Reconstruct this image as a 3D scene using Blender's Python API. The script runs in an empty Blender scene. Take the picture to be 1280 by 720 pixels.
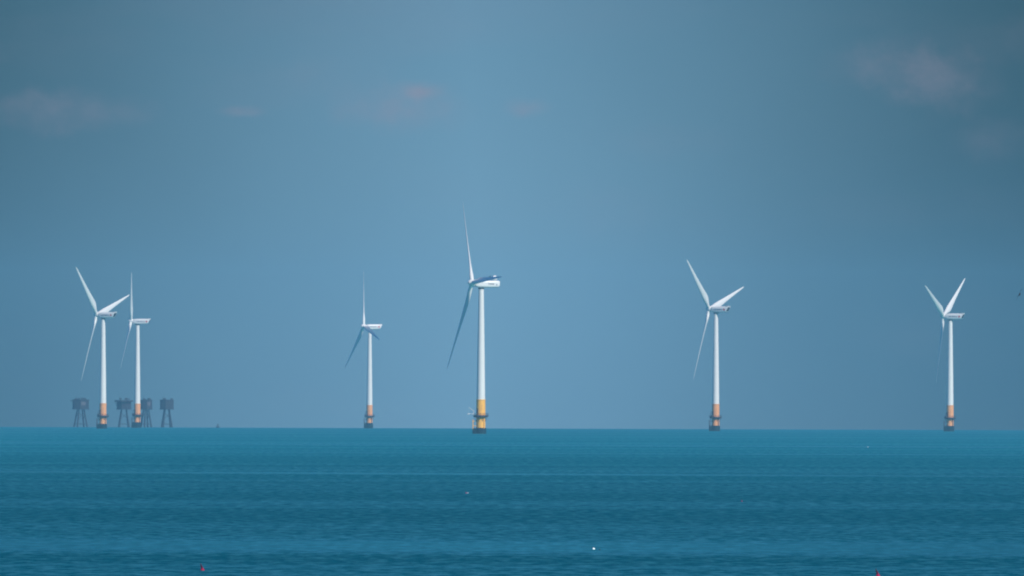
import bpy, bmesh, math, random
from mathutils import Vector, Matrix, Euler

random.seed(7)
S = bpy.context.scene
COL = S.collection
rad = math.radians

# ------------------------------------------------------------------ camera
RE = 7.433e6            # earth radius with normal refraction, metres
CAM_H = 14.6            # eye height of the cliff-top viewpoint
FPX = 23071.0           # focal length in photograph pixels (a ~650 mm telephoto)
PITCH = 0.00563
ROLL = 0.0032
cam_d = bpy.data.cameras.new('camera')
cam = bpy.data.objects.new('camera', cam_d)
COL.objects.link(cam)
cam_d.sensor_width = 36.0
cam_d.lens = 36.0 * FPX / 1280.0
cam_d.clip_start = 1.0
cam_d.clip_end = 200000.0
CAM_R = Matrix.Rotation(rad(90) + PITCH, 3, 'X') @ Matrix.Rotation(ROLL, 3, 'Z')
cam.matrix_world = Matrix.Translation((0, 0, CAM_H)) @ CAM_R.to_4x4()
S.camera = cam

# ------------------------------------------------------------------ render
S.render.engine = 'CYCLES'
S.cycles.use_denoising = True
S.cycles.max_bounces = 6
S.cycles.volume_bounces = 1
S.cycles.filter_width = 2.0
S.view_settings.view_transform = 'Standard'
S.view_settings.look = 'None'
S.view_settings.exposure = 0.3
S.view_settings.gamma = 1.0
S.view_settings.use_curve_mapping = False

# ------------------------------------------------------------------ node helpers
def N(nt, typ, **kw):
    n = nt.nodes.new(typ)
    for k, v in kw.items():
        setattr(n, k, v)
    return n

def link(nt, a, b):
    nt.links.new(a, b)

def setin(nt, sock, v):
    if isinstance(v, bpy.types.NodeSocket):
        nt.links.new(v, sock)
    elif v is not None:
        sock.default_value = v

def M(nt, op, a, b=None, c=None, clamp=False):
    n = N(nt, 'ShaderNodeMath', operation=op)
    n.use_clamp = clamp
    for i, v in enumerate((a, b, c)):
        if v is not None:
            setin(nt, n.inputs[i], v)
    return n.outputs[0]

def MR(nt, v, a, b, c, d, smooth=True):
    n = N(nt, 'ShaderNodeMapRange')
    n.interpolation_type = 'SMOOTHSTEP' if smooth else 'LINEAR'
    setin(nt, n.inputs[0], v)
    for i, q in enumerate((a, b, c, d)):
        n.inputs[1 + i].default_value = q
    return n.outputs[0]

def MIXC(nt, f, a, b, mode='MIX'):
    n = N(nt, 'ShaderNodeMix', data_type='RGBA', blend_type=mode)
    setin(nt, n.inputs[0], f)
    setin(nt, n.inputs[6], a if isinstance(a, bpy.types.NodeSocket) else (*a, 1))
    setin(nt, n.inputs[7], b if isinstance(b, bpy.types.NodeSocket) else (*b, 1))
    return n.outputs[2]

def NOISE(nt, vec, scale, detail=4, rough=0.55):
    n = N(nt, 'ShaderNodeTexNoise')
    setin(nt, n.inputs['Vector'], vec)
    n.inputs['Scale'].default_value = scale
    n.inputs['Detail'].default_value = detail
    n.inputs['Roughness'].default_value = rough
    return n.outputs['Fac']

def MAPV(nt, vec, scale, loc=(0, 0, 0), rot=(0, 0, 0)):
    n = N(nt, 'ShaderNodeMapping')
    setin(nt, n.inputs[0], vec)
    n.inputs['Location'].default_value = loc
    n.inputs['Rotation'].default_value = rot
    n.inputs['Scale'].default_value = scale
    return n.outputs[0]

# ------------------------------------------------------------------ sky + sun
SUN_EL, SUN_AZ = 38.0, 40.0      # azimuth: to the right of straight behind the camera
sun_dir = Vector((math.sin(rad(SUN_AZ)) * math.cos(rad(SUN_EL)),
                  -math.cos(rad(SUN_AZ)) * math.cos(rad(SUN_EL)),
                  math.sin(rad(SUN_EL))))   # from the scene towards the sun
W = bpy.data.worlds.new('World')
S.world = W
W.use_nodes = True
wn = W.node_tree
wn.nodes.clear()
sky = N(wn, 'ShaderNodeTexSky', sky_type='NISHITA')
sky.sun_disc = False
sky.sun_elevation = rad(SUN_EL)
sky.sun_rotation = math.atan2(sun_dir.x, sun_dir.y)
sky.air_density = 1.0
sky.dust_density = 0.3
sky.ozone_density = 4.0
geo = N(wn, 'ShaderNodeTexCoord')
D = MAPV(wn, geo.outputs['Generated'], (230.7, 230.7, 230.7))     # 1 unit = 100 photo px
sx = N(wn, 'ShaderNodeSeparateXYZ')
link(wn, D, sx.inputs[0])
DX, DY, DZ = sx.outputs
front = M(wn, 'GREATER_THAN', DY, 0.0)
warp = NOISE(wn, D, 1.1, 4, 0.6)
warp2 = NOISE(wn, MAPV(wn, D, (1, 1, 1), loc=(31, 7, 12)), 2.6, 5, 0.62)

def skypos(px, py):
    return (px - 640) / 100.0, (535.7 - 45.7 - py) / 100.0   # z measured from eye level

def blob(px, py, wx, wy, soft=0.9, slope=0.0):
    cx, cz = skypos(px, py)
    dx = M(wn, 'SUBTRACT', DX, cx)
    dx = M(wn, 'ADD', dx, M(wn, 'MULTIPLY', M(wn, 'SUBTRACT', warp, 0.5), 1.6 * wx / 100))
    dz = M(wn, 'SUBTRACT', DZ, cz)
    dz = M(wn, 'ADD', dz, M(wn, 'MULTIPLY', M(wn, 'SUBTRACT', warp2, 0.5), 1.5 * wy / 100))
    dz = M(wn, 'SUBTRACT', dz, M(wn, 'MULTIPLY', dx, slope))
    ex = M(wn, 'POWER', M(wn, 'ABSOLUTE', M(wn, 'DIVIDE', dx, wx / 100)), 2.0)
    ez = M(wn, 'POWER', M(wn, 'ABSOLUTE', M(wn, 'DIVIDE', dz, wy / 100)), 2.0)
    q = M(wn, 'SQRT', M(wn, 'ADD', ex, ez))
    return M(wn, 'MULTIPLY', MR(wn, q, 1.25, 0.1, 0.0, 1.0), front)

# sky light: Nishita, cooled, with lens-like edge darkening worked into its colour
tint = MIXC(wn, 1.0, sky.outputs[0], (0.42, 0.74, 0.98), 'MULTIPLY')
az = M(wn, 'ABSOLUTE', M(wn, 'ADD', DX, M(wn, 'ADD', 0.5, M(wn, 'MULTIPLY', M(wn, 'SUBTRACT', NOISE(wn, D, 0.2, 2), 0.5), 1.6))))
# lens falloff painted in: low sky darkened either side, recovering further round and higher
side = M(wn, 'MULTIPLY', MR(wn, az, -2.0, 9.0, -0.06, 1.0), MR(wn, az, 12.0, 60.0, 1.0, 0.0))
side = M(wn, 'MULTIPLY', side, MR(wn, DZ, 10.0, 45.0, 1.0, 0.0))
side = M(wn, 'MULTIPLY', side, front)
top = M(wn, 'MULTIPLY', MR(wn, DZ, 0.2, 7.5, 0.0, 0.40), MR(wn, DZ, 10.0, 45.0, 1.0, 0.0))
side = M(wn, 'MAXIMUM', side, 0.0)
side = M(wn, 'SUBTRACT', 1.0, M(wn, 'MULTIPLY', M(wn, 'SUBTRACT', 1.0, side), M(wn, 'SUBTRACT', 1.0, M(wn, 'MULTIPLY', top, front))))
skyc = MIXC(wn, side, MIXC(wn, 1.0, tint, (0.52, 0.56, 0.74), 'MULTIPLY'), MIXC(wn, 1.0, tint, (0.07, 0.11, 0.13), 'MULTIPLY'))
blobs = [  # px, py, half width, half height, strength
    (80, 142, 90, 30, 0.27), (45, 130, 50, 16, 0.16), (300, 140, 28, 8, 0.34), (490, 135, 80, 32, 0.36),
    (522, 114, 32, 15, 0.55), (658, 135, 34, 13, 0.36), (760, 270, 70, 40, 0.05), (1120, 80, 80, 36, 0.2), (1175, 98, 95, 46, 0.27),
    (1240, 172, 60, 30, 0.12), (1320, 40, 90, 30, 0.1), (-60, 70, 90, 25, 0.3), (820, 175, 80, 26, 0.06), (390, 95, 110, 26, 0.06)]
puff = MR(wn, NOISE(wn, MAPV(wn, D, (1, 1, 1.3), loc=(3, 17, 5)), 2.6, 5, 0.55), 0.30, 0.70, 0.5, 1.25)
cover = None
for (bx, by, bw, bh, st) in blobs:
    b = M(wn, 'MULTIPLY', M(wn, 'MULTIPLY', blob(bx, by, bw, bh), puff), st)
    cover = b if cover is None else M(wn, 'ADD', cover, b)
gen = M(wn, 'MULTIPLY', MR(wn, NOISE(wn, MAPV(wn, D, (0.16, 0.16, 0.5)), 1.0, 5), 0.5, 0.8, 0.0, 1.0), 0.12)
cover = M(wn, 'ADD', cover, gen, clamp=True)
cloudc = MIXC(wn, 0.7, skyc, (2.6, 2.15, 2.6))
skyc = MIXC(wn, cover, skyc, cloudc)
bg = N(wn, 'ShaderNodeBackground')
link(wn, skyc, bg.inputs[0])
bg.inputs[1].default_value = 0.10
wo = N(wn, 'ShaderNodeOutputWorld')
link(wn, bg.outputs[0], wo.inputs[0])

sl = bpy.data.lights.new('sun', 'SUN')
sl.energy = 3.9
sl.angle = rad(0.55)
sl.color = (1.0, 0.955, 0.89)
so = bpy.data.objects.new('sun', sl)
so.rotation_euler = sun_dir.to_track_quat('Z', 'Y').to_euler()
so.location = (500, -500, 600)
COL.objects.link(so)

# ------------------------------------------------------------------ tagging and mesh helpers
def tag(o, label=None, cat=None, group=None, kind=None):
    if label: o['label'] = label
    if cat: o['category'] = cat
    if group: o['group'] = group
    if kind: o['kind'] = kind
    return o

def empty(name, loc=(0, 0, 0), rz=0.0):
    o = bpy.data.objects.new(name, None)
    o.location = loc
    o.rotation_euler = (0, 0, rz)
    o.empty_display_size = 1
    COL.objects.link(o)
    return o

def build(name, bm, mat, parent=None, smooth=True, angle=35):
    me = bpy.data.meshes.new(name)
    bmesh.ops.recalc_face_normals(bm, faces=bm.faces)
    for f in bm.faces:
        f.smooth = smooth
    if smooth:
        for e in bm.edges:
            if len(e.link_faces) == 2 and e.calc_face_angle(0) > rad(angle):
                e.smooth = False
    bm.to_mesh(me)
    bm.free()
    me.materials.append(mat)
    o = bpy.data.objects.new(name, me)
    COL.objects.link(o)
    if parent: o.parent = parent
    return o

def copy_tree(o, parent=None):
    c = o.copy()
    COL.objects.link(c)
    c.parent = parent
    for ch in [x for x in COL.objects if x.parent == o]:
        copy_tree(ch, c)
    return c

def lathe(bm, prof, seg=32, centre=(0, 0), cap=True):
    rings = []
    for (r, z) in prof:
        rings.append([bm.verts.new((centre[0] + r * math.cos(2 * math.pi * i / seg), centre[1] + r * math.sin(2 * math.pi * i / seg), z)) for i in range(seg)])
    for a, b in zip(rings, rings[1:]):
        for i in range(seg):
            bm.faces.new((a[i], a[(i + 1) % seg], b[(i + 1) % seg], b[i]))
    if cap:
        bm.faces.new(rings[0][::-1])
        bm.faces.new(rings[-1])

def tube(bm, a, b, r, r2=None, seg=8):
    a, b = Vector(a), Vector(b)
    r2 = r if r2 is None else r2
    d = (b - a).normalized()
    x = d.orthogonal().normalized()
    y = d.cross(x)
    A = [bm.verts.new(a + r * (x * math.cos(t) + y * math.sin(t))) for t in [2 * math.pi * i / seg for i in range(seg)]]
    B = [bm.verts.new(b + r2 * (x * math.cos(t) + y * math.sin(t))) for t in [2 * math.pi * i / seg for i in range(seg)]]
    for i in range(seg):
        bm.faces.new((A[i], A[(i + 1) % seg], B[(i + 1) % seg], B[i]))
    bm.faces.new(A[::-1])
    bm.faces.new(B)

def box(bm, c, s, rz=0.0, bev=0.0):
    g = bmesh.ops.create_cube(bm, size=1.0)
    m = Matrix.Translation(c) @ Matrix.Rotation(rz, 4, 'Z') @ Matrix.Diagonal((*s, 1))
    bmesh.ops.transform(bm, matrix=m, verts=g['verts'])
    if bev:
        es = list({e for v in g['verts'] for e in v.link_edges})
        bmesh.ops.bevel(bm, geom=es, offset=bev, segments=2, affect='EDGES')

def prism(bm, outline, z0, z1, scale1=1.0):
    A = [bm.verts.new((x, y, z0)) for x, y in outline]
    B = [bm.verts.new((x * scale1, y * scale1, z1)) for x, y in outline]
    n = len(A)
    for i in range(n):
        bm.faces.new((A[i], A[(i + 1) % n], B[(i + 1) % n], B[i]))
    bm.faces.new(A[::-1])
    bm.faces.new(B)

def ray(px, py):
    v = Vector(((px - 640) / FPX, (360 - py) / FPX, -1.0))
    return (CAM_R @ v)

def sea_z(x, y):
    return -(x * x + y * y) / (2 * RE)

def at_dist(px, d):
    """point on the sea on the bearing seen at column px (taken at the horizon row), d metres away"""
    v = ray(px, 536)
    k = d / math.hypot(v.x, v.y)
    x, y = v.x * k, v.y * k
    return Vector((x, y, sea_z(x, y)))

def on_sea(px, py):
    v = ray(px, py)
    t = 100.0
    a = (v.x * v.x + v.y * v.y) / (2 * RE); b = v.z; c = CAM_H
    disc = b * b - 4 * a * c
    t = (-b - math.sqrt(max(disc, 0))) / (2 * a)
    return Vector((v.x * t, v.y * t, sea_z(v.x * t, v.y * t)))

# ------------------------------------------------------------------ materials
def mat(name, col, rough=0.5, spec=0.5, noise=None, metallic=0.0, dirt=None):
    m = bpy.data.materials.new(name)
    m.use_nodes = True
    nt = m.node_tree
    p = nt.nodes['Principled BSDF']
    p.inputs['Roughness'].default_value = rough
    p.inputs['Specular IOR Level'].default_value = spec
    p.inputs['Metallic'].default_value = metallic
    c = None
    tc = N(nt, 'ShaderNodeTexCoord')
    sc, amt = noise or (0.8, 0.1)
    n = NOISE(nt, tc.outputs['Object'], sc, 5)
    c = MIXC(nt, n, tuple(v * (1 - amt) for v in col), tuple(min(1, v * (1 + amt)) for v in col))
    if dirt:
        dc, dsc, lo, hi = dirt
        s = NOISE(nt, MAPV(nt, tc.outputs['Object'], dsc), 1.0, 5, 0.6)
        c = MIXC(nt, MR(nt, s, lo, hi, 0.0, 0.8), c, dc)
    link(nt, c, p.inputs['Base Color'])
    bp = N(nt, 'ShaderNodeBump')
    bp.inputs['Strength'].default_value = 0.08
    link(nt, n, bp.inputs['Height'])
    link(nt, bp.outputs[0], p.inputs['Normal'])
    return m

MT = {
    'white': mat('white_tower_paint', (0.70, 0.67, 0.62), 0.35, 0.4, (0.3, 0.04), dirt=((0.55, 0.53, 0.48), (1.2, 1.2, 0.12), 0.58, 0.8)),
    'blade': mat('white_blade_gelcoat', (0.70, 0.68, 0.64), 0.3, 0.5, (0.4, 0.03), dirt=((0.6, 0.6, 0.58), (0.6, 0.6, 0.2), 0.6, 0.85)),
    'nacelle': mat('white_nacelle_fibreglass', (0.70, 0.68, 0.65), 0.35, 0.5, (0.6, 0.04), dirt=((0.55, 0.54, 0.5), (0.6, 0.6, 1.2), 0.58, 0.8)),
    'yellow': mat('yellow_marine_paint', (0.86, 0.42, 0.055), 0.5, 0.4, (0.7, 0.08), dirt=((0.42, 0.17, 0.05), (1.6, 1.6, 0.25), 0.56, 0.72)),
    'orange': mat('weathered_hazed_orange_paint', (0.72, 0.31, 0.11), 0.55, 0.35, (0.7, 0.1), dirt=((0.35, 0.14, 0.07), (1.5, 1.5, 0.25), 0.55, 0.72)),  # haze over the far turbines is mixed into this paint colour
    'fouling': mat('dark_marine_growth', (0.006, 0.03, 0.04), 0.85, 0.15, (1.8, 0.5)),
    'steel': mat('galvanised_grey_steel', (0.045, 0.04, 0.045), 0.55, 0.4, (3.0, 0.15)),
    'dark': mat('dark_grille', (0.03, 0.032, 0.036), 0.6, 0.3, (3.0, 0.2)),
    'text': mat('dark_blue_grey_lettering', (0.05, 0.07, 0.11), 0.5, 0.3, (3.0, 0.05)),
    'mark': mat('red_emblem_paint', (0.45, 0.05, 0.06), 0.5, 0.3, (3.0, 0.05)),
    'craneW': mat('pale_crane_paint', (0.42, 0.45, 0.47), 0.4, 0.4, (2.0, 0.05)),
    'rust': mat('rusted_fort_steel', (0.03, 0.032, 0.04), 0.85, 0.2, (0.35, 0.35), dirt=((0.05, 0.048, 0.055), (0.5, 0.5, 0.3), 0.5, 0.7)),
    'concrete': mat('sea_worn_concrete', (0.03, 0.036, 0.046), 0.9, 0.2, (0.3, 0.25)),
    'fortpale': mat('flaking_pale_fort_paint', (0.10, 0.09, 0.10), 0.8, 0.2, (0.4, 0.2)),
    'red': mat('crimson_flag_cloth', (0.55, 0.004, 0.08), 0.7, 0.2, (6.0, 0.15)),
    'pink': mat('faded_pink_float', (0.55, 0.08, 0.20), 0.5, 0.4, (6.0, 0.1)),
    'redfloat': mat('crimson_float', (0.32, 0.004, 0.05), 0.6, 0.3, (8.0, 0.2)),
    'black': mat('black_float_rubber', (0.012, 0.012, 0.016), 0.6, 0.3, (8.0, 0.2)),
    'buoyW': mat('white_buoy_plastic', (0.85, 0.86, 0.86), 0.3, 0.5, (5.0, 0.04)),
    'bird': mat('dark_bird_plumage', (0.03, 0.032, 0.04), 0.8, 0.2, (8.0, 0.3)),
}

# ------------------------------------------------------------------ the sea: one curved sheet out past the horizon
def make_sea():
    bm = bmesh.new()
    rs = [40 * i for i in range(1, 26)]
    r = 1000.0
    while r < 17500:
        r += 70
        rs.append(r)
    seg = 144
    c = bm.verts.new((0, 0, 0))
    prev = None
    for r in rs:
        ring = [bm.verts.new((r * math.sin(2 * math.pi * i / seg), r * math.cos(2 * math.pi * i / seg), -r * r / (2 * RE))) for i in range(seg)]
        for i in range(seg):
            j = (i + 1) % seg
            if prev is None:
                bm.faces.new((c, ring[j], ring[i]))
            else:
                bm.faces.new((prev[i], prev[j], ring[j], ring[i]))
        prev = ring
    m = bpy.data.materials.new('sea_water')
    m.use_nodes = True
    nt = m.node_tree
    nt.nodes.clear()
    g = N(nt, 'ShaderNodeNewGeometry')
    P = g.outputs['Position']
    sp = N(nt, 'ShaderNodeSeparateXYZ')
    link(nt, P, sp.inputs[0])
    X, Y, _ = sp.outputs
    # wind lanes / tidal slicks: very long in x, hundreds of metres deep
    lanes = NOISE(nt, MAPV(nt, P, (1 / 2600, 1 / 330, 0), loc=(3.1, 1.7, 0), rot=(0, 0, 0.0)), 1.0, 4, 0.55)
    lanes2 = NOISE(nt, MAPV(nt, P, (1 / 900, 1 / 90, 0), loc=(9.1, 4.7, 0)), 1.0, 3, 0.6)
    patches = NOISE(nt, MAPV(nt, P, (1 / 60, 1 / 75, 0), loc=(2, 8, 0)), 1.0, 5, 0.62)
    ripple = NOISE(nt, MAPV(nt, P, (1 / 1.8, 1 / 13, 0)), 1.0, 5, 0.68)
    ripple2 = NOISE(nt, MAPV(nt, P, (1 / 1.1, 1 / 9, 0)), 1.0, 3, 0.65)

    def lane(y0, hw, slope, amp):
        yy = M(nt, 'SUBTRACT', M(nt, 'ADD', Y, M(nt, 'MULTIPLY', X, slope)), y0)
        yy = M(nt, 'ADD', yy, M(nt, 'MULTIPLY', M(nt, 'SUBTRACT', lanes2, 0.5), hw * 1.2))
        return M(nt, 'MULTIPLY', MR(nt, M(nt, 'ABSOLUTE', yy), hw, hw * 0.15, 0.0, 1.0), amp)
    slick = MR(nt, lanes, 0.42, 0.66, 0.0, 0.30)
    for args in ((3455, 50, 0.35, 0.75), (1760, 120, 0.1, 0.62), (1560, 22, 0.05, 0.2), (5900, 260, 0.6, 0.3), (4900, 120, 0.2, 0.22), (2390, 36, -0.2, 0.25)):
        slick = M(nt, 'ADD', slick, lane(*args))
    slick = M(nt, 'ADD', slick, M(nt, 'MULTIPLY', M(nt, 'SUBTRACT', lanes2, 0.5), 0.35))
    slick = M(nt, 'ADD', slick, M(nt, 'MULTIPLY', M(nt, 'SUBTRACT', patches, 0.5), 0.22), clamp=True)
    # normal: ripples, calmer in the slicks
    h = M(nt, 'ADD', M(nt, 'MULTIPLY', ripple, 1.0), M(nt, 'MULTIPLY', ripple2, 0.5))
    bp = N(nt, 'ShaderNodeBump')
    bp.inputs['Distance'].default_value = 0.35
    setin(nt, bp.inputs['Strength'], M(nt, 'SUBTRACT', 0.9, M(nt, 'MULTIPLY', slick, 0.45)))
    link(nt, h, bp.inputs['Height'])
    body = N(nt, 'ShaderNodeBsdfDiffuse')
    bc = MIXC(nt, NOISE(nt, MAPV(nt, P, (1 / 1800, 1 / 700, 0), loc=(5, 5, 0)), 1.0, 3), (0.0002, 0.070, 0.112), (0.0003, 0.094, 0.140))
    # water colour brightened with distance, painting in the stronger reflection at grazing view
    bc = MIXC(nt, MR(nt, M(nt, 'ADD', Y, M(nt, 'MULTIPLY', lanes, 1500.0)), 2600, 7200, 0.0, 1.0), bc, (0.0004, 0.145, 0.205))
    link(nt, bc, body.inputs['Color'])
    link(nt, bp.outputs[0], body.inputs['Normal'])
    gl = N(nt, 'ShaderNodeBsdfGlossy')
    gl.inputs['Color'].default_value = (0.34, 1.0, 0.82, 1)
    setin(nt, gl.inputs['Roughness'], M(nt, 'SUBTRACT', 0.36, M(nt, 'MULTIPLY', slick, 0.24)))
    link(nt, bp.outputs[0], gl.inputs['Normal'])
    mx = N(nt, 'ShaderNodeMixShader')
    fac = M(nt, 'ADD', 0.05, M(nt, 'MULTIPLY', slick, 0.72))
    fac = M(nt, 'ADD', fac, MR(nt, ripple, 0.36, 0.66, -0.24, 0.28), clamp=True)
    link(nt, fac, mx.inputs[0])
    link(nt, body.outputs[0], mx.inputs[1])
    link(nt, gl.outputs[0], mx.inputs[2])
    out = N(nt, 'ShaderNodeOutputMaterial')
    link(nt, mx.outputs[0], out.inputs[0])
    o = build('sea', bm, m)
    for p in o.data.polygons: p.use_smooth = True
    tag(o, 'calm teal blue sea stretching to the horizon with long paler slicks', None, None, 'structure')
make_sea()

# ------------------------------------------------------------------ haze
def make_haze():
    bm = bmesh.new()
    box(bm, (0, 0, 55), (35600, 35600, 154))
    m = bpy.data.materials.new('sea_haze')
    m.use_nodes = True
    nt = m.node_tree
    nt.nodes.clear()
    v = N(nt, 'ShaderNodeVolumePrincipled')
    v.inputs['Color'].default_value = (0.29, 0.66, 0.92, 1)
    v.inputs['Density'].default_value = 2.7e-5
    v.inputs['Anisotropy'].default_value = 0.0
    out = N(nt, 'ShaderNodeOutputMaterial')
    link(nt, v.outputs[0], out.inputs['Volume'])
    o = build('haze', bm, m, smooth=False)
    tag(o, 'thin blue sea haze between the shore and the horizon', None, None, 'stuff')
make_haze()

# ------------------------------------------------------------------ wind turbines
HUB_H = 71.0
TILT = rad(6.5)

def blade_bm(L, pitch=0.0):
    """root at origin, span +Z, leading edge towards -Y (pitched towards -X, upwind)"""
    bm = bmesh.new()
    st = [(0.0, 1.9, 1.0), (0.03, 1.9, 1.0), (0.07, 2.1, 0.85), (0.12, 2.85, 0.5), (0.17, 3.4, 0.36), (0.22, 3.5, 0.3), (0.3, 3.15, 0.26), (0.4, 2.7, 0.23),
          (0.5, 2.3, 0.21), (0.6, 1.95, 0.2), (0.7, 1.6, 0.19), (0.8, 1.28, 0.18), (0.88, 1.0, 0.17), (0.94, 0.78, 0.17), (0.975, 0.55, 0.16), (0.993, 0.32, 0.16), (1.0, 0.1, 0.16)]
    n = 20
    rings = []
    for f, c, th in st:
        if L > 43: c *= 0.86 if f > 0.1 else 1.0
        beta = rad(9 + pitch + 12 * (1 - f) ** 1.8)
        circ = max(0, min(1, (th - 0.3) / 0.7))
        off = 0.5 * circ + 0.30 * (1 - circ)
        ring = []
        for i in range(n):
            t = 2 * math.pi * i / n
            xc = 0.5 * (1 - math.cos(t))                 # 0 leading .. 1 trailing
            yt = 5 * 0.2 * (0.2969 * math.sqrt(max(xc, 0)) - 0.126 * xc - 0.3516 * xc ** 2 + 0.2843 * xc ** 3 - 0.1015 * xc ** 4) / 0.2 * th * (1 if t < math.pi else -1) * 1.0
            yc = 0.5 * math.sin(t)
            yy = (yc * circ + yt * (1 - circ)) + 0.03 * (1 - circ) * math.sin(math.pi * xc)
            a = (off - xc) * c        # along leading edge direction
            b = yy * c                # thickness: downwind (suction) side positive
            ca, sa = math.cos(beta), math.sin(beta)
            # leading dir = (-sin b, -cos b), normal dir = (cos b, -sin b)
            x = -sa * a + ca * b
            y = -ca * a - sa * b
            pre = 0.035 * L * f ** 2 * 0.0 + 0.02 * L * f     # slight cone upwind
            ring.append(bm.verts.new((x - pre, y, f * L)))
        rings.append(ring)
    for A, B in zip(rings, rings[1:]):
        for i in range(n):
            bm.faces.new((A[i], A[(i + 1) % n], B[(i + 1) % n], B[i]))
    bm.faces.new(rings[0][::-1]); bm.faces.new(rings[-1])
    return bm

def superloft(bm, secs, n=28, p=4.0):
    """secs: x, z centre, half width, half height, x shear (top minus bottom)"""
    rings = []
    for (x, zc, w, h, sh) in secs:
        r = []
        for i in range(n):
            t = 2 * math.pi * (i + 0.5) / n
            cy = math.copysign(abs(math.cos(t)) ** (2 / p), math.cos(t)) * w
            cz = math.copysign(abs(math.sin(t)) ** (2 / p), math.sin(t)) * h
            r.append(bm.verts.new((x + sh * cz / max(h, .01), cy, zc + cz)))
        rings.append(r)
    for A, B in zip(rings, rings[1:]):
        for i in range(n):
            bm.faces.new((A[i], A[(i + 1) % n], B[(i + 1) % n], B[i]))
    bm.faces.new(rings[0][::-1]); bm.faces.new(rings[-1])

def text_mesh(name, body, size, m, parent, loc, rot):
    cu = bpy.data.curves.new(name, 'FONT')
    cu.body = body
    cu.size = size
    cu.extrude = 0.02
    cu.offset = size * 0.012
    cu.align_x = 'CENTER'; cu.align_y = 'CENTER'
    tmp = bpy.data.objects.new(name, cu)
    COL.objects.link(tmp)
    dg = bpy.context.evaluated_depsgraph_get()
    me = bpy.data.meshes.new_from_object(tmp.evaluated_get(dg))
    bpy.data.objects.remove(tmp)
    me.materials.clear(); me.materials.append(m)
    o = bpy.data.objects.new(name, me)
    COL.objects.link(o)
    o.parent = parent; o.location = loc; o.rotation_euler = rot
    return o

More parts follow.
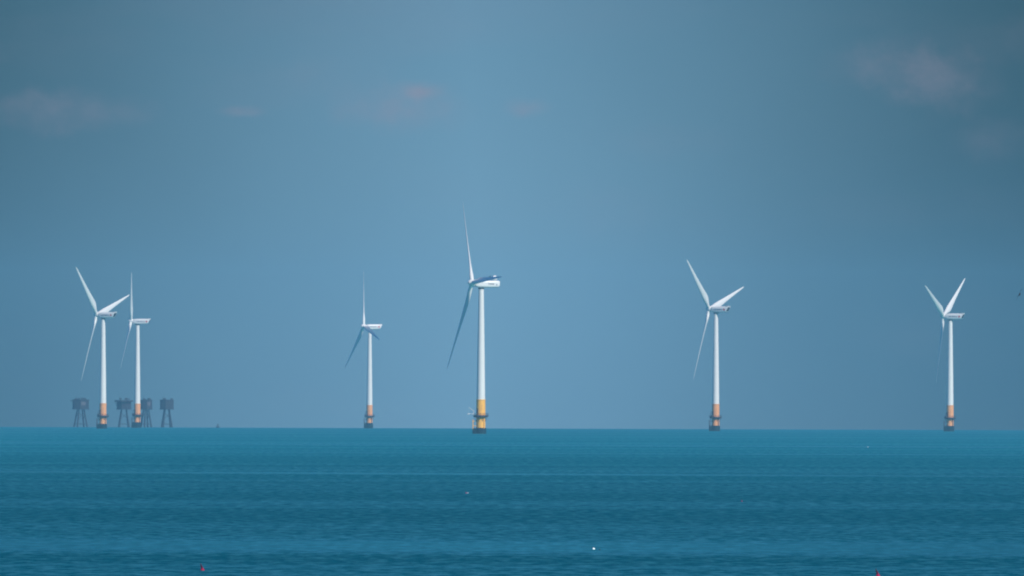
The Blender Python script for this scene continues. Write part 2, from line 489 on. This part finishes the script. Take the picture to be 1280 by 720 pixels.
def make_turbine(yaw, az0, L, near, HUB_H, pitch=0.0):
    """yaw: rotor axis swing towards the camera; az0: blade azimuth"""
    t = empty('wind_turbine')
    paint = MT['yellow'] if near else MT['orange']
    # foundation in the splash zone
    bm = bmesh.new(); fz = 3.0 if near else 3.8; lathe(bm, [(2.5, -8), (2.5, fz - .4), (2.25, fz)], 40); box(bm, (-2.75, -.6, (fz - 8.2) / 2), (2.3, 2.2, fz + 7.8), 0, .2); build('foundation_pile', bm, MT['fouling'], t)
    # transition piece with flanges
    bm = bmesh.new(); lathe(bm, [(2.12, fz + .003), (2.12, 7.55), (2.28, 7.56), (2.28, 7.78), (2.12, 7.79), (2.1, 15.9), (2.22, 15.91), (2.22, 16.2), (2.0, 16.21)], 48)
    build('transition_piece', bm, paint, t)
    # tower
    bm = bmesh.new()
    prof = []
    z0, z1 = 16.213, HUB_H - 2.0
    for k in range(13):
        f = k / 12
        r = 1.98 + (1.18 - 1.98) * (f ** 1.15)
        z = z0 + (z1 - z0) * f
        prof.append((r, z))
        if k in (4, 8):
            prof += [(r + .05, z + .01), (r + .05, z + .22), (r, z + .23)]
    lathe(bm, prof, 48); build('tower', bm, MT['white'], t)
    # work platform
    bm = bmesh.new(); lathe(bm, [(2.3, 7.85), (3.5, 8.2), (3.52, 8.21), (3.52, 8.82), (3.4, 8.83), (3.4, 8.62), (2.13, 8.62)], 24); wp = build('work_platform', bm, MT['steel'], t)
    bm = bmesh.new()
    for k in range(16):
        a = 2 * math.pi * k / 16
        tube(bm, (3.45 * math.cos(a), 3.45 * math.sin(a), 8.6), (3.45 * math.cos(a), 3.45 * math.sin(a), 9.75), 0.07, seg=5)
        b = 2 * math.pi * (k + 1) / 16
        for z in (8.85, 9.2, 9.72):
            tube(bm, (3.45 * math.cos(a), 3.45 * math.sin(a), z), (3.45 * math.cos(b), 3.45 * math.sin(b), z), 0.07, seg=5)
    build('railing', bm, MT['steel'], wp)
    for k in range(8):
        a = 2 * math.pi * (k + .5) / 8
        bm = bmesh.new()
        tube(bm, (2.1 * math.cos(a), 2.1 * math.sin(a), 5.9), (3.3 * math.cos(a), 3.3 * math.sin(a), 8.1), 0.1, seg=6)
        build('bracket', bm, MT['steel'], wp)
    # access door facing the landing
    bm = bmesh.new(); box(bm, (-1.72, -1.3, 10.9), (0.16, 1.0, 2.3), rad(37), 0.05); dr = build('access_door', bm, MT['dark'], t)
    # boat landing on the left side with ladder
    bm = bmesh.new()
    for y in (-1.0, 1.0):
        tube(bm, (-3.7, y - .4, 2.0), (-3.7, y - .4, 6.9), 0.2, seg=10)
        for z in (3.9, 6.1):
            tube(bm, (-1.9, y * .6, z), (-3.7, y - .4, z), 0.13, seg=6)
    build('boat_landing', bm, paint if near else MT['steel'], t)
    bm = bmesh.new()
    for y in (-.7, -.1):
        tube(bm, (-3.25, y, 0), (-3.25, y, 8.4), 0.06, seg=6)
    for k in range(26):
        tube(bm, (-3.25, -.7, .2 + k * .32), (-3.25, -.1, .2 + k * .32), 0.03, seg=4)
    build('ladder', bm, MT['steel'], t)
    bm = bmesh.new(); tube(bm, (1.5, -1.85, 2.6), (1.5, -1.85, 7.9), 0.17, seg=8)
    build('cable_tube', bm, MT['fouling'] if not near else paint, t)
    # davit crane
    bm = bmesh.new()
    if near:
        tube(bm, (-3.3, -1.2, 8.6), (-3.3, -1.2, 10.9), 0.22, .18)
        tube(bm, (-3.3, -1.2, 10.7), (-5.6, -1.9, 12.6), 0.2, .12)
        tube(bm, (-5.55, -1.88, 12.5), (-5.95, -2.0, 10.2), 0.04, seg=5)
        box(bm, (-3.7, -1.5, 9.5), (.7, .5, .6), .3, .08)
        box(bm, (-5.8, -2.0, 9.4), (1.1, .5, .5), .3, .1)
        tube(bm, (-5.9, -2.0, 9.7), (-3.5, -1.4, 9.3), .1)
        build('davit_crane', bm, MT['craneW'], t)
    else:
        tube(bm, (-2.7, -1.9, 8.6), (-2.7, -1.9, 11.6), 0.17, .14)
        tube(bm, (-2.7, -1.9, 11.5), (-1.1, -2.9, 12.3), 0.14, .1)
        box(bm, (-2.6, -1.85, 9.4), (.7, .6, .7), .3, .05)
        build('davit_crane', bm, MT['steel'], t)
    # nacelle
    nac_m = Matrix.Rotation(yaw, 4, 'Z')
    bm = bmesh.new()
    if near:
        secs = [(-3.1, .15, 1.25, 1.35, 0), (-2.7, .12, 1.5, 1.62, 0), (-1.5, -.05, 1.7, 1.62, 0), (1.5, -.1, 1.75, 1.66, 0), (5.5, -.1, 1.75, 1.66, 0), (7.7, -.07, 1.74, 1.62, 0.05),
                (8.35, -.05, 1.64, 1.46, 0.1), (8.65, .0, 1.45, 1.3, .1), (8.8, .0, 1.1, .9, .1)]
    else:
        secs = [(-3.1, .1, 1.15, 1.15, 0), (-2.6, .1, 1.4, 1.45, 0), (-1.2, .05, 1.65, 1.75, 0), (1.5, .05, 1.75, 1.85, 0), (5.5, .1, 1.8, 1.8, 0.2), (7.6, .2, 1.78, 1.7, .75), (7.9, .22, 1.7, 1.6, .85)]
    superloft(bm, secs)
    nac = build('nacelle', bm, MT['nacelle'], t, angle=45)
    nac.matrix_local = Matrix.Translation((0, 0, HUB_H + .1)) @ nac_m
    bm = bmesh.new(); lathe(bm, [(1.45, -2.35), (1.45, -1.8)], 32); build('yaw_bearing', bm, MT['steel'], nac)
    if near:
        bm = bmesh.new()
        superloft(bm, [(5.4, 2.6, .6, .7, 0), (5.7, 2.8, .95, 1.0, 0), (6.9, 2.85, 1.0, 1.15, 0), (7.5, 2.6, .8, .8, 0)], 20, 3)
        build('cooler_hood', bm, MT['nacelle'], nac)
        bm = bmesh.new(); tube(bm, (4.3, -.5, 1.85), (4.3, -.5, 3.9), .1); tube(bm, (4.3, .5, 1.85), (4.3, .5, 3.7), .1); box(bm, (4.3, 0, 3.3), (.4, 1.3, .5))
        build('wind_sensor', bm, MT['dark'], nac)
    else:
        # dark cooler opening in the leaning back wall
        bm = bmesh.new()
        superloft(bm, [(7.84, .2, 1.35, 1.1, .6), (7.96, .2, 1.35, 1.1, .6)], 20, 5)
        build('rear_grille', bm, MT['dark'], nac)
        bm = bmesh.new(); box(bm, (7.7, 0, 2.0), (1.9, 3.3, .22), 0, .06); build('roof_lip', bm, MT['nacelle'], nac)
        bm = bmesh.new(); tube(bm, (6.3, .4, 1.8), (6.3, .4, 2.9), .07); build('wind_sensor', bm, MT['dark'], nac)
    # lettering and round emblem on the side wall that faces us
    if near:
        text_mesh('lettering', 'Vestas', 1.15, MT['text'], nac, (4.3, -1.775, 0.0), (rad(90), 0, 0))
        bm = bmesh.new(); bmesh.ops.create_circle(bm, cap_ends=True, radius=.3, segments=20)
        e = build('emblem', bm, MT['text'], nac); e.location = (7.0, -1.765, -.4); e.rotation_euler = (rad(90), 0, 0)
    else:
        text_mesh('lettering', 'VATTENFALL', 1.0, MT['text'], nac, (2.4, -1.80, 0.0), (rad(90), 0, 0))
        bm = bmesh.new(); bmesh.ops.create_circle(bm, cap_ends=True, radius=.62, segments=20)
        e = build('emblem', bm, MT['mark'], nac); e.location = (6.2, -1.815, 0.05); e.rotation_euler = (rad(90), 0, 0)
    # hub and blades
    bm = bmesh.new()
    prof = [(0.05, -2.1), (.55, -1.95), (1.0, -1.6), (1.4, -.9), (1.55, -.1), (1.55, .9), (1.4, 1.35)]
    lathe(bm, prof, 32)
    bmesh.ops.transform(bm, matrix=Matrix.Rotation(rad(90), 4, 'Y'), verts=bm.verts)
    hub = build('rotor_hub', bm, MT['nacelle'], t)
    hub.matrix_local = Matrix.Translation((0, 0, HUB_H + .1)) @ nac_m @ Matrix.Translation((-4.5, 0, 0.45)) @ Matrix.Rotation(TILT, 4, 'Y')
    b0 = build('blade', blade_bm(L, pitch), MT['blade'])
    for k in range(3):
        b = b0 if k == 0 else b0.copy()
        if k: COL.objects.link(b)
        b.parent = hub
        b.matrix_local = Matrix.Rotation(rad(az0 + 120 * k), 4, 'X') @ Matrix.Translation((0, 0, .7))
    return t

GRP = 'offshore wind turbines standing in the sea'
# pixel column, distance, yaw towards us, azimuth, blade length, label
TURB = [
    (601.0, 8600, 18.4, -33, 45.0, True, 70.0, -.2, 'nearest and tallest white wind turbine, bright yellow base, one dark blade slanting down left'),
    (128.6, 11150, -27.7, 47, 41.0, False, 69.3, -.9, 'leftmost white wind turbine with two raised blades in a wide V, above an orange base'),
    (171.6, 12350, -7.0, 30, 37.0, False, 71.0, 0, 'slim edge-on wind turbine just right of the leftmost one, one blade up and one down'),
    (461.8, 12850, 19.4, -16, 40.0, False, 70.5, 0, 'small distant wind turbine with one upright blade and a short blade drooping right'),
    (894.6, 10620, -29.5, 48, 41.5, False, 70.4, -.6, 'white wind turbine right of the tallest one, with two blades raised in a wide V'),
    (1187.6, 11100, -20.7, 64, 40.5, False, 69.4, -.5, 'rightmost white wind turbine with two raised blades in a narrow V'),
]
for (px, d, yaw, az0, L, near, hh, dz, lab) in TURB:
    t = make_turbine(rad(yaw), az0, L, near, hh, {-27.7: 13.0, -29.5: 13.0, -20.7: 19.0, -7.0: 2.0}.get(yaw, 0.0))
    t.location = at_dist(px, d) + Vector((0, 0, dz))
    tag(t, lab, 'wind turbine', GRP)

# ------------------------------------------------------------------ sea forts on stilt legs
def octo(r, sq=0.72):
    k = r * sq
    return [(r, -k * .55), (r, k * .55), (k * .55, r), (-k * .55, r), (-r, k * .55), (-r, -k * .55), (-k * .55, -r), (k * .55, -r)]

def make_fort(w, variant):
    t = empty('sea_fort')
    h0, h1 = 14.2, 21.6
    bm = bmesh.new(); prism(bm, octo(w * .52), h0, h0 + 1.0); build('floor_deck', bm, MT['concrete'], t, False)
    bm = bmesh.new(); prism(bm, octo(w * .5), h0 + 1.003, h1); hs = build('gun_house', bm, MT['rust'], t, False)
    for z in (h0 + 2.6, h0 + 5.2):
        for k in (-1, 0, 1):
            bm = bmesh.new(); box(bm, (k * w * .13, -w * .5 - .02, z), (.9, .12, 1.0)); build('window', bm, MT['dark'], hs, False)
    if variant == 1:   # pale weathered panel on the front
        bm = bmesh.new(); box(bm, (.2, -w * .5 - .06, h0 + 4.6), (w * .3, .1, 2.6)); build('wall_panel', bm, MT['fortpale'], hs, False)
    if variant == 2:
        bm = bmesh.new(); prism(bm, octo(w * .64), h1 - 1.2, h1 + .1, 1.0); build('roof_deck', bm, MT['rust'], t, False)
    else:
        bm = bmesh.new(); prism(bm, octo(w * .53), h1 + .003, h1 + .45); build('roof_deck', bm, MT['rust'], t, False)
    # parapet, hatches and mast stubs
    rnd = random.Random(int(w * 10) + variant)
    for k in range(5):
        x, y = rnd.uniform(-.38, .38) * w, rnd.uniform(-.3, .3) * w
        hh = rnd.uniform(.5, 1.5)
        bm = bmesh.new(); box(bm, (x, y, h1 + .44 + hh / 2), (rnd.uniform(.7, 2.2), 1.2, hh)); build('roof_hatch', bm, MT['rust'], t, False)
    bm = bmesh.new(); tube(bm, (-.3 * w, 0, h1 + .3), (-.3 * w, 0, h1 + 3.2), .12)
    build('mast', bm, MT['rust'], t, False)
    if variant in (1, 2):
        bm = bmesh.new()
        box(bm, (-w * .57, 0, h1 - .6), (w * .22, w * .5, .35))
        tube(bm, (-w * .66, -1, h1 - .6), (-w * .5, -1, h0 + 2.5), .14)
        build('gallery', bm, MT['rust'], t, False)
    # four hollow splayed legs with a ring of bracing near the water
    for sx in (-1, 1):
        for sy in (-1, 1):
            bm = bmesh.new()
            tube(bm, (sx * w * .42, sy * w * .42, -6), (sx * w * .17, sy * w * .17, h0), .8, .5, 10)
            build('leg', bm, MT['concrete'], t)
    q = w * .30     # diagonal struts half way up the four faces
    for (ax, ay, bx_, by_) in ((-q, -q, q * .72, -q * .72), (q, -q, -q * .72, -q * .72), (-q, q, -q * .72, -q * .72), (q, q, q * .72, -q * .72)):
        bm = bmesh.new(); tube(bm, (ax, ay, 6.2), (bx_, by_, 11.6), .2, seg=6); build('strut', bm, MT['concrete'], t)
    bm = bmesh.new()
    q = w * .355
    for (a, b) in (((-q, -q), (q, -q)), ((q, -q), (q, q)), ((q, q), (-q, q)), ((-q, q), (-q, -q))):
        tube(bm, (*a, 2.6), (*b, 2.6), .28, seg=6)
    build('brace', bm, MT['concrete'], t)
    return t

FG = 'derelict sea forts on the horizon'
for (px, d, w, var, rz, lab) in [
    (100.8, 14700, 12.0, 1, .35, 'leftmost hazy dark sea fort on splayed legs, behind the leftmost turbine'),
    (154.8, 14800, 11.3, 2, .1, 'hazy sea fort with an overhanging flat roof, standing between the two left turbines'),
    (182.6, 14750, 9.0, 1, .5, 'hazy sea fort with a pale front panel, just right of the edge-on turbine tower'),
    (208.5, 14700, 10.3, 0, .2, 'rightmost boxy hazy sea fort standing clear of the turbines')]:
    f = make_fort(w, var)
    f.location = at_dist(px, d)
    f.rotation_euler = (0, 0, rz)
    tag(f, lab, 'sea fort', FG)

# ------------------------------------------------------------------ small things on the water
def pot_flag(px, py, s, lab, tilt=0.25, mflag='red'):
    """fishing-pot marker: dark float, short leaning pole, crimson flag"""
    t = empty('marker_buoy', on_sea(px, py))
    bm = bmesh.new()
    bmesh.ops.create_uvsphere(bm, u_segments=16, v_segments=10, radius=.17 * s)
    bmesh.ops.scale(bm, vec=(1.15, 1, .8), verts=bm.verts)
    bmesh.ops.translate(bm, vec=(.03, 0, .04), verts=bm.verts)
    build('float', bm, MT['redfloat'] if mflag == 'red' else MT[mflag], t)
    top = Vector((-tilt * .62 * s, 0, .66 * s))
    bm = bmesh.new(); tube(bm, (0, 0, -.3 * s), top, .032 * s, .024 * s, 8); build('pole', bm, MT['black'], t)
    # drooping flag: a thin folded cloth hanging right of the pole
    bm = bmesh.new()
    nx, nz = 7, 6
    grid = []
    for side in (-1, 1):
        g = []
        for i in range(nx):
            row = []
            u = i / (nx - 1)
            for j in range(nz):
                v = j / (nz - 1)
                base = top.lerp(Vector((0, 0, 0)), v * .72)
                x = base.x + .34 * s * u * (.35 + .65 * v)
                z = base.z - .18 * s * u - .16 * s * u * v
                y = .05 * s * math.sin(5 * u + 2 * v) + side * .008
                row.append(bm.verts.new((x, y, z)))
            g.append(row)
        grid.append(g)
    for g in grid:
        for i in range(nx - 1):
            for j in range(nz - 1):
                bm.faces.new((g[i][j], g[i + 1][j], g[i + 1][j + 1], g[i][j + 1]))
    for i in range(nx - 1):
        for j in (0, nz - 1):
            bm.faces.new((grid[0][i][j], grid[0][i + 1][j], grid[1][i + 1][j], grid[1][i][j]))
    for j in range(nz - 1):
        for i in (0, nx - 1):
            bm.faces.new((grid[0][i][j], grid[0][i][j + 1], grid[1][i][j + 1], grid[1][i][j]))
    build('flag', bm, MT[mflag], t)
    tag(t, lab, 'marker buoy', 'fishing marker buoys on the water')
    return t

def round_buoy(px, py, r, m, lab, cat='buoy', group=None):
    t = empty('mooring_buoy', on_sea(px, py))
    bm = bmesh.new()
    lathe(bm, [(r * .3, -r * .75), (r * .8, -r * .45), (r, 0), (r * .97, r * .35), (r * .7, r * .78), (r * .25, r * .98), (r * .2, r * 1.15), (r * .02, r * 1.2)], 20)
    build('float', bm, m, t)
    bm = bmesh.new()
    n = 12
    for k in range(n):
        a, b = math.pi * k / n, math.pi * (k + 1) / n
        tube(bm, (.22 * r * math.cos(a), 0, r * 1.12 + .28 * r * math.sin(a)), (.22 * r * math.cos(b), 0, r * 1.12 + .28 * r * math.sin(b)), .05 * r, seg=5)
    build('lifting_eye', bm, MT['steel'], t)
    tag(t, lab, cat, group)
    return t

pot_flag(252.6, 713.2, .9, 'crimson flag on a leaning dark pole, floating at the lower left of the water')
pot_flag(1097, 721.0, 1.0, 'crimson flag on a dark pole, touching the bottom edge at the right')
pot_flag(582.5, 616.6, .5, 'tiny faded pink flagged marker below the tallest turbine, pale float beside it', mflag='pink')
pot_flag(927.2, 627.0, .46, 'tiny dull pink flagged marker out on the water below the turbine right of centre', mflag='pink')
round_buoy(584.8, 616.4, .08, MT['buoyW'], 'tiny pale float touching the faded pink marker below the tallest turbine', group='mooring floats')
round_buoy(742.0, 686.6, .135, MT['buoyW'], 'bright white round float on the sea, lower centre right of the picture', group='mooring floats')
round_buoy(749.6, 687.2, .075, MT['black'], 'tiny black float just right of the bright white one', group='mooring floats')
round_buoy(1085.0, 559.2, .16, MT['buoyW'], 'faint distant white float far out, left of and below the rightmost turbine', group='mooring floats')

# dark channel buoy on the horizon
def channel_buoy():
    t = empty('channel_buoy', at_dist(272.2, 14100))
    bm = bmesh.new(); lathe(bm, [(1.0, -.8), (1.25, -.2), (1.25, .8), (1.05, 1.0), (.3, 1.01)], 20); build('hull', bm, MT['black'], t)
    bm = bmesh.new()
    for k in range(4):
        a = math.pi / 4 + k * math.pi / 2
        tube(bm, (.8 * math.cos(a), .8 * math.sin(a), 1.0), (.45 * math.cos(a), .45 * math.sin(a), 2.9), .09, seg=5)
    box(bm, (0, 0, 2.1), (1.2, 1.2, .9)); build('lantern_frame', bm, MT['steel'], t, False)
    tag(t, 'small dark channel buoy on the horizon, between the forts and the small distant turbine', 'buoy')
channel_buoy()

# ------------------------------------------------------------------ bird
def make_bird():
    d = 1750.0
    v = ray(1274.6, 368)
    k = d / v.y
    bm = bmesh.new()
    # one continuous body: spindle along +X (flight direction away to the right)
    prof = [(-.30, .012, 0), (-.26, .05, 0), (-.18, .05, 0), (-.08, .08, 0), (.05, .085, 0), (.15, .06, .01), (.2, .05, .025), (.25, .045, .03), (.29, .02, .025), (.33, .005, .02)]
    rings = []
    for x, r, z in prof:
        flat = .4 if x < -.15 else 1.0
        rings.append([bm.verts.new((x, r * math.cos(a), z + r * flat * .85 * math.sin(a))) for a in [2 * math.pi * i / 12 for i in range(12)]])
    for A, B in zip(rings, rings[1:]):
        for i in range(12):
            bm.faces.new((A[i], A[(i + 1) % 12], B[(i + 1) % 12], B[i]))
    bm.faces.new(rings[0][::-1]); bm.faces.new(rings[-1])
    for s in (-1, 1):
        st = [(0.0, .20, 0.02, 0.05), (.15, .19, .06, .06), (.3, .17, .08, .05), (.45, .13, .06, 0), (.58, .07, .03, -.07), (.66, .01, .0, -.14)]
        wr = []
        for y, c, z, xo in st:
            ring = []
            for (a, b) in ((.5, 0), (.2, .09), (-.2, .07), (-.5, 0), (-.2, -.02), (.2, -.03)):
                ring.append(bm.verts.new((xo + a * c, s * (y + .03), z + b * c)))
            wr.append(ring)
        for A, B in zip(wr, wr[1:]):
            for i in range(6):
                bm.faces.new((A[i], A[(i + 1) % 6], B[(i + 1) % 6], B[i]))
        bm.faces.new(wr[0][::-1]); bm.faces.new(wr[-1])
    o = build('seabird', bm, MT['bird'])
    o.location = (v.x * k, v.y * k, CAM_H + v.z * k)
    # banked hard so the wings stand almost upright, seen nearly nose on
    o.matrix_world = Matrix.Translation(o.location) @ Matrix.Rotation(rad(-66), 4, 'Y') @ Matrix.Rotation(rad(60), 4, 'Z')
    tag(o, 'dark seabird banking with upright wings at the right edge of the sky', 'bird')
make_bird()
